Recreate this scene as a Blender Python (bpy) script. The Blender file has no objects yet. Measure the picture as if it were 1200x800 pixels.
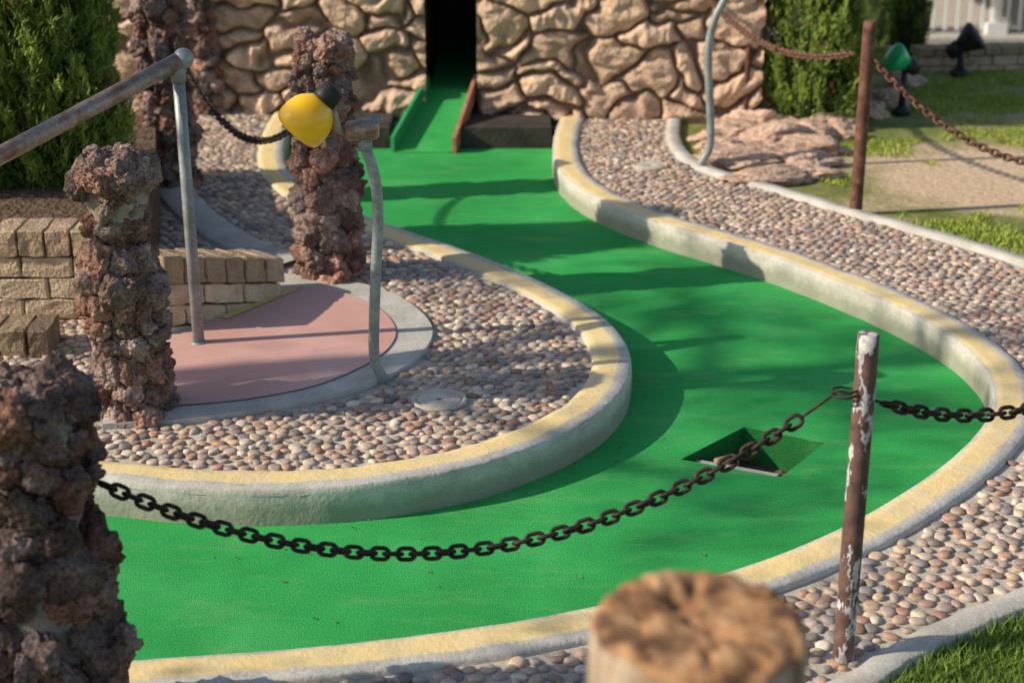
import bpy, bmesh, math, random
import numpy as np
from mathutils import Vector, Matrix, noise, Quaternion
random.seed(4); rng=np.random.default_rng(7)
scene=bpy.context.scene
# ------------------------------------------------------------------ helpers: image pixels back-projected onto world planes, curves, polygons
H=2.2; PITCH=math.radians(20); FL=1900.0
CP,SP=math.cos(PITCH),math.sin(PITCH)
def ray(u,v):
    a=(u-600)/FL; b=(v-400)/FL
    return Vector((a,CP-b*SP,-SP-b*CP))
def P(u,v,z=0.12):
    d=ray(u,v); t=(z-H)/d.z; return Vector((d.x*t,d.y*t,z))
def PY(u,v,Y):
    d=ray(u,v); t=Y/d.y; return Vector((d.x*t,Y,H+d.z*t))
def spline(pts,step=0.04,closed=False):
    pts=[Vector(p) for p in pts]; out=[]
    n=len(pts); rngi=range(n if closed else n-1)
    for i in rngi:
        if closed: p0,p1,p2,p3=pts[i-1],pts[i],pts[(i+1)%n],pts[(i+2)%n]
        else:
            p1,p2=pts[i],pts[i+1]
            p0=pts[i-1] if i>0 else p1*2-p2
            p3=pts[i+2] if i+2<n else p2*2-p1
        k=max(2,int((p2-p1).length/step))
        for j in range(k):
            t=j/k
            out.append(0.5*((2*p1)+(p2-p0)*t+(2*p0-5*p1+4*p2-p3)*t*t+(3*p1-p0-3*p2+p3)*t**3))
    if not closed: out.append(pts[-1])
    return out
def in_poly(pts,poly):
    x=pts[:,0];y=pts[:,1]; c=np.zeros(len(pts),bool); n=len(poly)
    for i in range(n):
        x1,y1=poly[i][0],poly[i][1]; x2,y2=poly[i-1][0],poly[i-1][1]
        if y1==y2: continue
        m=((y1>y)!=(y2>y))&(x<(x2-x1)*(y-y1)/(y2-y1)+x1); c^=m
    return c
def dist_line(pts,line):
    p=np.array([(q[0],q[1]) for q in line]); best=np.full(len(pts),1e9)
    for i in range(len(p)-1):
        a=p[i];b=p[i+1];ab=b-a; L=(ab**2).sum()+1e-12
        t=np.clip(((pts-a)@ab)/L,0,1); q=a+t[:,None]*ab
        best=np.minimum(best,((pts-q)**2).sum(1))
    return np.sqrt(best)
# ------------------------------------------------------------------ materials
def newmat(name):
    m=bpy.data.materials.new(name); m.use_nodes=True; nt=m.node_tree
    return m,nt,nt.nodes['Principled BSDF']
def ramp(nt,fac,stops):
    r=nt.nodes.new('ShaderNodeValToRGB'); el=r.color_ramp.elements
    while len(el)<len(stops): el.new(0.5)
    for e,(p,c) in zip(el,stops): e.position=p; e.color=(*c,1)
    nt.links.new(fac,r.inputs[0]); return r.outputs[0]
def ntex(nt,vec,scale,detail=4,rough=0.6,kind='noise'):
    if kind=='voronoi':
        n=nt.nodes.new('ShaderNodeTexVoronoi'); n.inputs['Scale'].default_value=scale
        nt.links.new(vec,n.inputs['Vector']); return n.outputs['Distance']
    n=nt.nodes.new('ShaderNodeTexNoise'); n.inputs['Scale'].default_value=scale
    n.inputs['Detail'].default_value=detail; n.inputs['Roughness'].default_value=rough
    nt.links.new(vec,n.inputs['Vector']); return n.outputs[0]
def mix(nt,fac,a,b,mode='MIX'):
    n=nt.nodes.new('ShaderNodeMixRGB'); n.blend_type=mode
    for i,s in ((0,fac),(1,a),(2,b)):
        if isinstance(s,(int,float)): n.inputs[i].default_value=s
        elif isinstance(s,tuple): n.inputs[i].default_value=(*s,1)
        else: nt.links.new(s,n.inputs[i])
    return n.outputs[0]
def bumpch(nt,bs,vec,bumps):
    prev=None
    for kind,sc,st,di in bumps:
        b=nt.nodes.new('ShaderNodeBump'); b.inputs['Strength'].default_value=st; b.inputs['Distance'].default_value=di
        nt.links.new(ntex(nt,vec,sc,2,.65,kind),b.inputs['Height'])
        if prev: nt.links.new(prev,b.inputs['Normal'])
        prev=b.outputs[0]
    if prev: nt.links.new(prev,bs.inputs['Normal'])
def M(name,stops,scale=5,rough=.85,bumps=(),vcol=False,metal=0,fine=None,spec=.3):
    m,nt,bs=newmat(name); tc=nt.nodes.new('ShaderNodeTexCoord').outputs['Object']
    col=ramp(nt,ntex(nt,tc,scale),stops)
    if fine: col=mix(nt,1,col,ramp(nt,ntex(nt,tc,fine[0],2),[(.3,(fine[1],)*3),(.7,(fine[2],)*3)]),'MULTIPLY')
    if vcol:
        a=nt.nodes.new('ShaderNodeVertexColor'); a.layer_name='Col'; col=mix(nt,1,col,a.outputs[0],'MULTIPLY')
    nt.links.new(col,bs.inputs['Base Color']); bs.inputs['Roughness'].default_value=rough
    bs.inputs['Metallic'].default_value=metal; bs.inputs['Specular IOR Level'].default_value=spec
    bumpch(nt,bs,tc,bumps); return m
def carpet(name,k):
    m,nt,bs=newmat(name); tc=nt.nodes.new('ShaderNodeTexCoord').outputs['Object']
    c=ramp(nt,ntex(nt,tc,2.2,5,.6),[(.3,(.036*k,.35*k,.078*k)),(.55,(.048*k,.43*k,.104*k)),(.75,(.08*k,.49*k,.135*k))])
    c=mix(nt,1,c,ramp(nt,ntex(nt,tc,210,2,.8),[(.3,(.62,.62,.62)),(.7,(1.3,1.3,1.3))]),'MULTIPLY')
    mp=nt.nodes.new('ShaderNodeMapping'); mp.inputs['Scale'].default_value=(.5,1.6,1); mp.inputs['Rotation'].default_value=(0,0,.5); nt.links.new(tc,mp.inputs[0])
    c=mix(nt,ramp(nt,ntex(nt,mp.outputs[0],5,6,.75),[(.52,(0,0,0)),(.78,(.5,.5,.5))]),c,(.25*k,.48*k,.19*k))
    c=mix(nt,ramp(nt,ntex(nt,tc,38,5,.8),[(.66,(0,0,0)),(.74,(.5,.5,.5))]),c,(.04*k,.21*k,.06*k))
    nt.links.new(c,bs.inputs['Base Color']); bs.inputs['Roughness'].default_value=.95; bs.inputs['Specular IOR Level'].default_value=.10
    bumpch(nt,bs,tc,[('noise',1.6,.55,.06),('noise',240,.9,.005)]); return m
m_carpet=carpet('carpet_green',1.0); m_carpet2=carpet('carpet_trap_shade',.50)  # second carpet is the same green darkened, painting shade inside the ball trap
m_conc=M('concrete',[(.3,(.42,.39,.33)),(.6,(.56,.53,.47)),(.8,(.64,.61,.55))],7,.9,[('noise',60,.4,.006),('noise',9,.3,.01)],fine=(150,.8,1.1))
m_mortar=M('mortar',[(.3,(.46,.40,.31)),(.7,(.64,.58,.48))],9,.95,[('noise',80,.5,.008)],fine=(160,.75,1.1))
m_pink=M('pink_concrete',[(.25,(.54,.29,.24)),(.55,(.66,.39,.33)),(.8,(.73,.48,.42))],2.5,.8,[('noise',120,.25,.003)],fine=(220,.86,1.08))
m_peb=M('pebble',[(.3,(.75,.75,.75)),(.7,(1.15,1.12,1.1))],60,.6,[('noise',120,.15,.003)],vcol=True,spec=.35)
m_lava=M('lava_rock',[(.28,(.11,.070,.060)),(.45,(.25,.165,.135)),(.60,(.38,.27,.22)),(.76,(.49,.43,.37))],11,.95,[('voronoi',60,.8,.014),('noise',90,.7,.008)],vcol=True,fine=(110,.5,1.25),spec=.15)
m_stone=M('wall_stone',[(.25,(.70,.67,.62)),(.5,(1,1,1)),(.75,(1.2,1.18,1.14))],11,.9,[('noise',35,.9,.016),('noise',120,.5,.005)],vcol=True,fine=(70,.72,1.18),spec=.2)
m_block=M('split_block',[(.3,(.46,.34,.22)),(.55,(.62,.48,.32)),(.8,(.72,.58,.42))],12,.95,[('noise',70,.9,.012)],vcol=True,fine=(170,.7,1.12),spec=.15)
m_soil=M('soil',[(.3,(.10,.065,.045)),(.7,(.22,.155,.105))],14,1,[('noise',40,1,.03)],fine=(90,.6,1.2),spec=.1)
m_steel=M('galvanised_pipe',[(.3,(.22,.24,.24)),(.6,(.34,.37,.37)),(.8,(.44,.43,.38))],14,.5,[('noise',60,.2,.003)],metal=.3,fine=(90,.75,1.1))
m_rail=M('worn_rail',[(.35,(.30,.27,.24)),(.5,(.40,.31,.25)),(.68,(.24,.12,.07))],12,.42,[('noise',60,.2,.003)],metal=.5,fine=(90,.75,1.1))
m_rust=M('rust',[(.3,(.08,.036,.025)),(.55,(.17,.08,.05)),(.75,(.28,.145,.09))],22,.85,[('noise',90,.6,.004)],metal=.05,fine=(120,.7,1.2))
m_chain=M('chain_iron',[(.3,(.022,.016,.014)),(.6,(.05,.034,.027)),(.78,(.16,.085,.05))],30,.6,[('noise',150,.4,.002)],metal=.4)
m_chainr=M('chain_rust',[(.3,(.10,.05,.033)),(.6,(.19,.10,.065)),(.78,(.27,.15,.1))],30,.7,[('noise',150,.4,.002)],metal=.2)
m_black=M('black_plastic',[(.3,(.012,.012,.012)),(.7,(.03,.03,.03))],20,.5)
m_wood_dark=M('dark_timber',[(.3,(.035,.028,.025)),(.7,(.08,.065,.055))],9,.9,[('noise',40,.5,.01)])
m_wood=M('board_wood',[(.3,(.36,.21,.09)),(.7,(.6,.42,.22))],15,.8,[('noise',60,.4,.005)])
m_redwood=M('red_board',[(.3,(.32,.13,.07)),(.7,(.50,.24,.14))],15,.8,[('noise',60,.4,.005)])
m_gboard=M('green_board',[(.3,(.015,.24,.08)),(.7,(.04,.36,.13))],15,.7)
m_leaf=M('foliage',[(.3,(.8,.8,.8)),(.7,(1.15,1.15,1.15))],9,.7,vcol=True,spec=.2)
m_bark=M('bark',[(.3,(.10,.07,.05)),(.7,(.22,.16,.12))],14,.95,[('noise',30,.9,.03)])
m_white=M('white_paint',[(.3,(.72,.71,.68)),(.7,(.82,.81,.79))],6,.6)
m_glass=M('window_dark',[(.3,(.04,.05,.06)),(.7,(.10,.12,.13))],3,.15)
m_roof=M('roof_tile',[(.3,(.22,.12,.08)),(.7,(.32,.18,.13))],12,.9,[('noise',20,.6,.03)])
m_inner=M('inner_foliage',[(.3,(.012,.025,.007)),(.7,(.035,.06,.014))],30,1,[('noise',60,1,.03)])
m_pmort=M('pillar_mortar',[(.3,(.20,.165,.14)),(.7,(.36,.32,.28))],20,.95,[('noise',60,.8,.01)])
m_yellow,nt,bs=newmat('amber_glass'); bs.inputs['Base Color'].default_value=(1,.55,.015,1); bs.inputs['Roughness'].default_value=.28
bs.inputs['Subsurface Weight'].default_value=.7; bs.inputs['Subsurface Radius'].default_value=(.08,.05,.008); bs.inputs['Subsurface Scale'].default_value=1.0
m_green,nt,bs=newmat('green_glass'); bs.inputs['Base Color'].default_value=(.005,.42,.15,1); bs.inputs['Roughness'].default_value=.2
m_peel,nt,bs=newmat('peeling_post'); tcn=nt.nodes.new('ShaderNodeTexCoord'); tc=tcn.outputs['Object']
mp=nt.nodes.new('ShaderNodeMapping'); mp.inputs['Scale'].default_value=(1,1,.45); mp.inputs['Location'].default_value=(0,0,.21); nt.links.new(tc,mp.inputs[0])
base=ramp(nt,ntex(nt,tc,25),[(.3,(.07,.038,.03)),(.6,(.16,.085,.065)),(.8,(.25,.145,.11))])
f=ramp(nt,ntex(nt,mp.outputs[0],15,4,.62),[(.535,(0,0,0)),(.555,(1,1,1))])
pc=ramp(nt,ntex(nt,tc,60,3),[(.35,(.36,.34,.34)),(.6,(.62,.60,.58))])
nt.links.new(mix(nt,f,base,pc),bs.inputs['Base Color']); bs.inputs['Roughness'].default_value=.75
b=nt.nodes.new('ShaderNodeBump'); b.inputs['Strength'].default_value=.8; b.inputs['Distance'].default_value=.003
nt.links.new(f,b.inputs['Height']); nt.links.new(b.outputs[0],bs.inputs['Normal'])
def curbmat(name,lo,hi):
    m,nt,bs=newmat(name); tc=nt.nodes.new('ShaderNodeTexCoord').outputs['Object']
    con=ramp(nt,ntex(nt,tc,6,6,.7),[(.3,(.43,.40,.34)),(.55,(.60,.57,.50)),(.8,(.72,.69,.62))])
    con=mix(nt,1,con,ramp(nt,ntex(nt,tc,150,2),[(.3,(.78,)*3),(.7,(1.08,)*3)]),'MULTIPLY')
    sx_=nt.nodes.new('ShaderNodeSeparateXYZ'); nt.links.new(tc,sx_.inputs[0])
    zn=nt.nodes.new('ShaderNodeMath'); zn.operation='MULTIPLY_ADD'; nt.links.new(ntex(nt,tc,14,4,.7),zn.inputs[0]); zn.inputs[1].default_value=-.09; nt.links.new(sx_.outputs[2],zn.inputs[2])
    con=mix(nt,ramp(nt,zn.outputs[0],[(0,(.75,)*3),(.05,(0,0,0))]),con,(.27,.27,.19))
    a=nt.nodes.new('ShaderNodeAttribute'); a.attribute_name='across'
    n2=ntex(nt,tc,9,4,.65)
    ma=nt.nodes.new('ShaderNodeMath'); ma.operation='MULTIPLY_ADD'; ma.inputs[1].default_value=.22; ma.inputs[2].default_value=-.11; nt.links.new(n2,ma.inputs[0])
    ad=nt.nodes.new('ShaderNodeMath'); ad.operation='ADD'; nt.links.new(a.outputs['Fac'],ad.inputs[0]); nt.links.new(ma.outputs[0],ad.inputs[1])
    band=ramp(nt,ad.outputs[0],[(lo-.04,(0,0,0)),(lo+.04,(1,1,1)),(hi-.04,(1,1,1)),(hi+.04,(0,0,0))])
    wear=ramp(nt,ntex(nt,tc,8,5,.7),[(.32,(.5,)*3),(.55,(.92,)*3)])
    fac=mix(nt,1,band,wear,'MULTIPLY')
    col=mix(nt,fac,con,(.85,.64,.28))
    nt.links.new(col,bs.inputs['Base Color']); bs.inputs['Roughness'].default_value=.9; bs.inputs['Specular IOR Level'].default_value=.2
    bumpch(nt,bs,tc,[('noise',70,.45,.005),('noise',14,.35,.01)]); return m
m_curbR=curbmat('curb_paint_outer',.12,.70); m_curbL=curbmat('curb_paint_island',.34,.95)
m_ground,nt,bs=newmat('lawn_ground'); tc=nt.nodes.new('ShaderNodeTexCoord').outputs['Object']
gc=ramp(nt,ntex(nt,tc,1.6,6,.7),[(.35,(.14,.18,.04)),(.50,(.24,.25,.08)),(.62,(.46,.36,.21))])
dc=P(1165,205,.1)
vm=nt.nodes.new('ShaderNodeVectorMath'); vm.operation='DISTANCE'; nt.links.new(tc,vm.inputs[0]); vm.inputs[1].default_value=(dc.x,dc.y,.09)
dn=nt.nodes.new('ShaderNodeMath'); dn.operation='MULTIPLY_ADD'; nt.links.new(ntex(nt,tc,3,5),dn.inputs[0]); dn.inputs[1].default_value=.9; nt.links.new(vm.outputs['Value'],dn.inputs[2])
dd=nt.nodes.new('ShaderNodeMath'); dd.operation='MULTIPLY'; nt.links.new(dn.outputs[0],dd.inputs[0]); dd.inputs[1].default_value=.5
col=mix(nt,ramp(nt,dd.outputs[0],[(.5,(1,1,1)),(.64,(0,0,0))]),gc,(.64,.47,.31))
col=mix(nt,1,col,ramp(nt,ntex(nt,tc,50,3),[(.3,(.7,)*3),(.7,(1.15,)*3)]),'MULTIPLY')
nt.links.new(col,bs.inputs['Base Color']); bs.inputs['Roughness'].default_value=1; bs.inputs['Specular IOR Level'].default_value=.1
bumpch(nt,bs,tc,[('noise',30,.5,.02)])
def stumpmat():
    m,nt,bs=newmat('weathered_log'); tc=nt.nodes.new('ShaderNodeTexCoord').outputs['Object']
    mp=nt.nodes.new('ShaderNodeMapping'); mp.inputs['Scale'].default_value=(1,1,.10); nt.links.new(tc,mp.inputs[0])
    side=ramp(nt,ntex(nt,mp.outputs[0],34,5),[(.3,(.12,.08,.055)),(.5,(.32,.23,.16)),(.7,(.52,.42,.31))])
    top=ramp(nt,ntex(nt,tc,14,5,.65),[(.36,(.07,.03,.015)),(.5,(.30,.15,.06)),(.66,(.62,.36,.17))])
    g=nt.nodes.new('ShaderNodeNewGeometry'); s=nt.nodes.new('ShaderNodeSeparateXYZ'); nt.links.new(g.outputs['Normal'],s.inputs[0])
    f=ramp(nt,s.outputs[2],[(.3,(0,0,0)),(.6,(1,1,1))])
    nt.links.new(mix(nt,f,side,top),bs.inputs['Base Color']); bs.inputs['Roughness'].default_value=.85
    bumpch(nt,bs,tc,[('noise',40,.5,.008)]); return m
m_stump=stumpmat()
# ------------------------------------------------------------------ mesh helpers
def link(ob,parent=None):
    scene.collection.objects.link(ob)
    if parent: ob.parent=parent
    return ob
def empty(name,loc=(0,0,0)):
    e=bpy.data.objects.new(name,None); e.empty_display_size=.1; scene.collection.objects.link(e); return e
def npmesh(name,verts,tris,mat,cols=None,smooth=True,parent=None):
    verts=np.asarray(verts,np.float32).reshape(-1,3); tris=np.asarray(tris,np.int32); k=tris.shape[1]
    me=bpy.data.meshes.new(name); me.vertices.add(len(verts)); me.vertices.foreach_set('co',verts.ravel())
    me.loops.add(tris.size); me.loops.foreach_set('vertex_index',tris.ravel())
    me.polygons.add(len(tris)); me.polygons.foreach_set('loop_start',np.arange(0,tris.size,k,dtype=np.int32))
    me.polygons.foreach_set('use_smooth',np.full(len(tris),smooth))
    if cols is not None:
        ca=me.color_attributes.new(name='Col',type='FLOAT_COLOR',domain='POINT')
        c=np.ones((len(verts),4),np.float32); c[:,:3]=cols; ca.data.foreach_set('color',c.ravel())
    me.update(calc_edges=True); me.validate(); me.materials.append(mat)
    return link(bpy.data.objects.new(name,me),parent)
def pymesh(name,verts,faces,mat,smooth=False,parent=None):
    me=bpy.data.meshes.new(name); me.from_pydata([tuple(v) for v in verts],[],faces); me.update()
    if smooth: me.polygons.foreach_set('use_smooth',[True]*len(me.polygons))
    me.materials.append(mat); return link(bpy.data.objects.new(name,me),parent)
def ico(sub):
    bm=bmesh.new(); bmesh.ops.create_icosphere(bm,subdivisions=sub,radius=1)
    v=np.array([q.co[:] for q in bm.verts]); f=np.array([[q.index for q in g.verts] for g in bm.faces]); bm.free(); return v,f
def fill(name,loops,mat,parent=None):
    bm=bmesh.new(); ed=[]
    for lp in loops:
        vs=[bm.verts.new(p) for p in lp]
        for i in range(len(vs)): ed.append(bm.edges.new((vs[i-1],vs[i])))
    bmesh.ops.triangle_fill(bm,use_beauty=True,use_dissolve=False,edges=ed,normal=(0,0,1))
    for f in bm.faces:
        if f.normal.z<0: f.normal_flip()
    me=bpy.data.meshes.new(name); bm.to_mesh(me); bm.free(); me.materials.append(mat)
    return link(bpy.data.objects.new(name,me),parent)
def tube(name,pts,rad,mat,seg=16,parent=None,cap=True,wob=0):
    pts=[Vector(p) for p in pts]; n=len(pts)
    if not hasattr(rad,'__len__'): rad=[rad]*n
    t0=(pts[1]-pts[0]).normalized(); up=Vector((0,0,1)) if abs(t0.z)<.9 else Vector((1,0,0))
    u=t0.cross(up).normalized(); V=[];F=[]
    for i in range(n):
        t=(pts[min(i+1,n-1)]-pts[max(i-1,0)]).normalized()
        u=(u-t*u.dot(t)).normalized(); w=t.cross(u)
        for j in range(seg):
            a=2*math.pi*j/seg; r=rad[i]
            if wob: r*=1+wob*noise.noise(Vector((math.cos(a)*2,math.sin(a)*2,i*.35)))
            V.append(pts[i]+(u*math.cos(a)+w*math.sin(a))*r)
    for i in range(n-1):
        for j in range(seg):
            k=(j+1)%seg; F.append((i*seg+j,i*seg+k,(i+1)*seg+k,(i+1)*seg+j))
    if cap: F.append(tuple(range(seg))[::-1]); F.append(tuple((n-1)*seg+j for j in range(seg)))
    ob=pymesh(name,V,F,mat,True,parent)
    if cap:
        ob.data.polygons[-1].use_smooth=False; ob.data.polygons[-2].use_smooth=False
    return ob
def lathe(name,prof,mat,origin,axis,seg=32,parent=None):
    axis=Vector(axis).normalized(); q=axis.to_track_quat('Z','Y'); o=Vector(origin); V=[];F=[]
    for d,r in prof:
        for j in range(seg):
            a=2*math.pi*j/seg; V.append(o+q@Vector((r*math.cos(a),r*math.sin(a),d)))
    for i in range(len(prof)-1):
        for j in range(seg):
            k=(j+1)%seg; F.append((i*seg+j,i*seg+k,(i+1)*seg+k,(i+1)*seg+j))
    F.append(tuple(range(seg))[::-1]); F.append(tuple((len(prof)-1)*seg+j for j in range(seg)))
    return pymesh(name,V,F,mat,True,parent)
def box(name,c,s,mat,parent=None,rotz=0,bev=.004):
    bm=bmesh.new(); bmesh.ops.create_cube(bm,size=1)
    bmesh.ops.scale(bm,vec=s,verts=bm.verts)
    if bev: bmesh.ops.bevel(bm,geom=list(bm.edges),offset=bev,segments=2,affect='EDGES')
    bmesh.ops.rotate(bm,cent=(0,0,0),matrix=Matrix.Rotation(rotz,3,'Z'),verts=bm.verts)
    bmesh.ops.translate(bm,vec=c,verts=bm.verts)
    me=bpy.data.meshes.new(name); bm.to_mesh(me); bm.free(); me.materials.append(mat)
    return link(bpy.data.objects.new(name,me),parent)
def offset(line,d):
    out=[]; n=len(line)
    for i in range(n):
        t=line[min(i+1,n-1)]-line[max(i-1,0)]; t.z=0; t.normalize()
        out.append(line[i]+Vector((-t.y,t.x,0))*d)
    return out
def sweep(name,line,prof,side,mat,wear=.004):
    V=[];F=[];A=[]; m=len(prof); n=len(line)
    for i in range(n):
        t=line[min(i+1,n-1)]-line[max(i-1,0)]; t.z=0; t.normalize(); nn=Vector((-t.y,t.x,0))*side
        for (a,z,at) in prof:
            p=line[i]+nn*a; w=noise.noise(Vector((p.x*9,p.y*9,z*9)))*wear+noise.noise(Vector((p.x*40,p.y*40,z*40)))*wear*.5
            V.append((p.x+nn.x*w,p.y+nn.y*w,z+(w if z>0.05 else 0))); A.append(at)
    for i in range(n-1):
        for j in range(m-1):
            q=(i*m+j,i*m+j+1,(i+1)*m+j+1,(i+1)*m+j); F.append(q if side<0 else q[::-1])
    ob=pymesh(name,V,F,mat,True); at=ob.data.attributes.new('across','FLOAT','POINT'); at.data.foreach_set('value',A)
    return ob
# ------------------------------------------------------------------ course outlines
Rpx=[(662,126),(655,140),(649,160),(648,180),(656,201),(680,222),(720,242),(775,262),(840,281),(910,303),(980,329),(1050,359),(1105,389),(1140,416),(1158,440),(1163,462),(1158,485),(1140,511),(1105,543),(1060,574),(1000,609),(930,641),(860,666),(770,692),(680,712),(560,733),(400,753),(250,765),(150,772),(0,780),(-250,786)]
Lpx=[(352,126),(340,148),(333,172),(336,195),(355,217),(390,237),(425,251),(480,271),(540,291),(600,314),(660,342),(705,369),(730,395),(740,420),(735,446),(715,473),(680,498),(630,521),(560,544),(480,560),(400,570),(300,574),(200,570),(140,564),(0,552),(-250,545)]
R=spline([P(u,v) for u,v in Rpx],.03); L=spline([P(u,v) for u,v in Lpx],.03)
RBpx=[(800,126),(797,158),(812,182),(850,200),(930,222),(1000,243),(1100,270),(1200,300),(1330,350),(1440,430),(1465,520),(1400,610),(1300,668),(1200,712),(1120,745),(1050,785),(1000,815),(900,850),(700,880),(400,905),(100,915),(-250,920)]
RB=spline([P(u,v) for u,v in RBpx],.06)
LB=[P(-330,800),P(-360,600),P(-330,400),P(-150,360),P(100,300),P(190,225),P(150,190),P(140,121)]
Fp=RB+LB
lane=R+L[::-1]
CW=.145; g=CW/.17
prof=[(0,-.03,0),(0,.02,0),(0,.06,0),(0,.102,0),(.003,.116,0),(.008,.121,.06),(.05*g,.122,.3),(.09*g,.122,.53),(.13*g,.121,.76),(.16*g,.120,.94),(.168*g,.112,1),(.17*g,.08,1)]
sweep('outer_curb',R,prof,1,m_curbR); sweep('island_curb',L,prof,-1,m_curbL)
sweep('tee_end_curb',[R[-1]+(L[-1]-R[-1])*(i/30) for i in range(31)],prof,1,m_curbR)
fill('path_slab',[[ (p.x,p.y,.100) for p in Fp],[(p.x,p.y,.100) for p in lane]],m_mortar)
hole=[P(872,500,0),P(966,519,0),P(915,559,0),P(798,538,0)]
laneO=offset(R,.03)+offset(L,-.03)[::-1]
green=fill('putting_green',[[(p.x,p.y,0) for p in laneO],[(p.x,p.y,0) for p in hole]],m_carpet)
HD=-.13
V=[(p.x,p.y,0) for p in hole]+[(p.x,p.y,HD) for p in hole]
hc=empty('ball_trap')
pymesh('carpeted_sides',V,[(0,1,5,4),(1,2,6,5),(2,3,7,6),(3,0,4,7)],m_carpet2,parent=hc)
pymesh('trap_floor',[(p.x,p.y,HD+.002) for p in hole],[(0,1,2,3)],m_soil,parent=hc)
c1=(hole[2]*.58+hole[3]*.42); dirv=(hole[2]-hole[3]); ang=math.atan2(dirv.y,dirv.x)
box('timber_block',(c1.x-.04,c1.y+.085,-.060),(.20,.05,.06),m_wood,hc,ang)
box('edge_slat',(c1.x-.02,c1.y+.14,-.065),(.08,.04,.09),m_wood,hc,ang+.9)
box('concrete_block',(c1.x+.005,c1.y+.028,-.030),(.27,.032,.045),m_conc,hc,ang)
sweep('path_edging',RB,[(0,.02,.0),(0,.115,.0),(.008,.122,.0),(.045,.123,0),(.075,.121,0),(.082,.09,0)],-1,m_conc,.006)
ringp=[(150,345),(330,320),(385,328),(432,334),(476,352),(505,380),(500,406),(466,434),(400,460),(300,480),(205,492),(120,497)]
pinkp=[(205,396),(335,344),(360,336),(405,345),(443,362),(463,385),(458,406),(430,428),(370,453),(290,469),(205,477),(140,480),(150,420)]
def smooth_poly(px,z,a,b):
    w=[P(u,v,.12) for u,v in px]; out=w[:a]+spline(w[a:b],.04)+w[b:]
    return [(p.x,p.y,z) for p in out]
ringw=smooth_poly(ringp,.1215,2,11); pinkw=smooth_poly(pinkp,.127,2,11)
rg=fill('concrete_border',[ringw],m_conc); sk_=rg.modifiers.new('thickness','SOLIDIFY'); sk_.thickness=.03; sk_.offset=-1
fill('pink_pad',[pinkw],m_pink)
yl=[P(262,372,.13),P(345,338,.13)]; tt=(yl[1]-yl[0]).normalized(); nn=Vector((-tt.y,tt.x,0))*.02
fill('yellow_line',[[(q.x,q.y,.131) for q in (yl[0]-nn,yl[1]-nn,yl[1]+nn,yl[0]+nn)]],M('yellow_paint',[(.3,(.6,.43,.12)),(.7,(.78,.6,.22))],20,.8))
wl=spline([P(u,v) for u,v in ((196,205),(212,232),(245,262),(290,288),(348,305))],.04)
sweep('concrete_walk',wl,[(-.09,.05,0),(-.088,.121,0),(-.08,.125,0),(0,.126,0),(.08,.125,0),(.088,.121,0),(.09,.05,0)],1,m_conc,.004)
covers=[P(515,465,.12),P(762,192,.12)]
for i,c in enumerate(covers):
    e=empty('utility_cover')
    lathe('rim',[(-.02,.095),(-.006,.095),(-.004,.088),(-.007,.082),(-.009,.080)],m_mortar,c,(0,0,1),parent=e)
    lathe('lid',[(-.02,.077),(-.008,.077),(-.006,.073),(-.006,.012),(-.009,.008),(-.009,.002)],m_mortar,c,(0,0,1),parent=e)
bed=[(-3.6,6.05),(-1.62,6.05),(-1.5,6.4),(-1.62,7.2),(-1.85,8.3),(-3.6,8.3)]
# ------------------------------------------------------------------ pebbles set in mortar
sp=.0455; xs=np.arange(-3.4,5,sp); ys=np.arange(2.6,9.9,sp*.866)
gx,gy=np.meshgrid(xs,ys); gx=gx+(np.arange(len(ys))%2)[:,None]*sp*.5
pts=np.stack([gx.ravel(),gy.ravel()],1); pts+=rng.uniform(-.25,.25,pts.shape)*sp
ext=np.stack([rng.uniform(-3.4,4.5,3000),rng.uniform(2.6,9.9,3000)],1)
small=np.concatenate([np.zeros(len(pts),bool),np.ones(len(ext),bool)]); pts=np.concatenate([pts,ext])
lane2=[(p.x,p.y) for p in lane]
ok=in_poly(pts,[(p.x,p.y) for p in Fp])&~in_poly(pts,lane2)
pts=pts[ok];small=small[ok]
k=(dist_line(pts,R[::3])>CW+.014)&(dist_line(pts,L[::3])>CW+.014)&(dist_line(pts,RB)>.105)&(dist_line(pts,wl)>.11)
for poly in (ringw,bed): k&=~in_poly(pts,poly)
k&=dist_line(pts,ringw[2:])>.02
for c in covers: k&=((pts-np.array([c.x,c.y]))**2).sum(1)>.112**2
k&=(np.abs(pts[:,0])<.42*pts[:,1]+.9)
pts=pts[k];small=small[k]; n=len(pts)
bv,bf=ico(2); bv=bv.copy(); bv[:,2]=np.sign(bv[:,2])*np.abs(bv[:,2])**.60
sx=rng.uniform(.37,.56,n)*sp; asp=rng.uniform(.64,.98,n)
sx=np.where(small,sx*.55,sx); sy=sx*asp; sz=rng.uniform(.007,.011,n)*np.where(small,.7,1)
an=rng.uniform(0,math.pi,n); tilt=rng.normal(0,.07,(n,2))
v=bv[None]*np.stack([sx,sy,sz],1)[:,None,:]
bulge=1+.14*np.sin(bv[None,:,0]*2.1+rng.uniform(0,6,n)[:,None])*np.cos(bv[None,:,1]*1.7+rng.uniform(0,6,n)[:,None]); v[...,:2]*=bulge[...,None]
v[...,2]+=v[...,0]*tilt[:,:1]+v[...,1]*tilt[:,1:]
ca,sa=np.cos(an)[:,None],np.sin(an)[:,None]
X=v[...,0]*ca-v[...,1]*sa+pts[:,:1]; Y=v[...,0]*sa+v[...,1]*ca+pts[:,1:]; Z=v[...,2]+.103
pal=np.array([(.54,.41,.30),(.48,.33,.24),(.62,.50,.38),(.37,.30,.255),(.32,.28,.26),(.44,.26,.18),(.68,.58,.45),(.27,.21,.175),(.50,.38,.32),(.58,.43,.29),(.58,.46,.37)])
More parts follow.
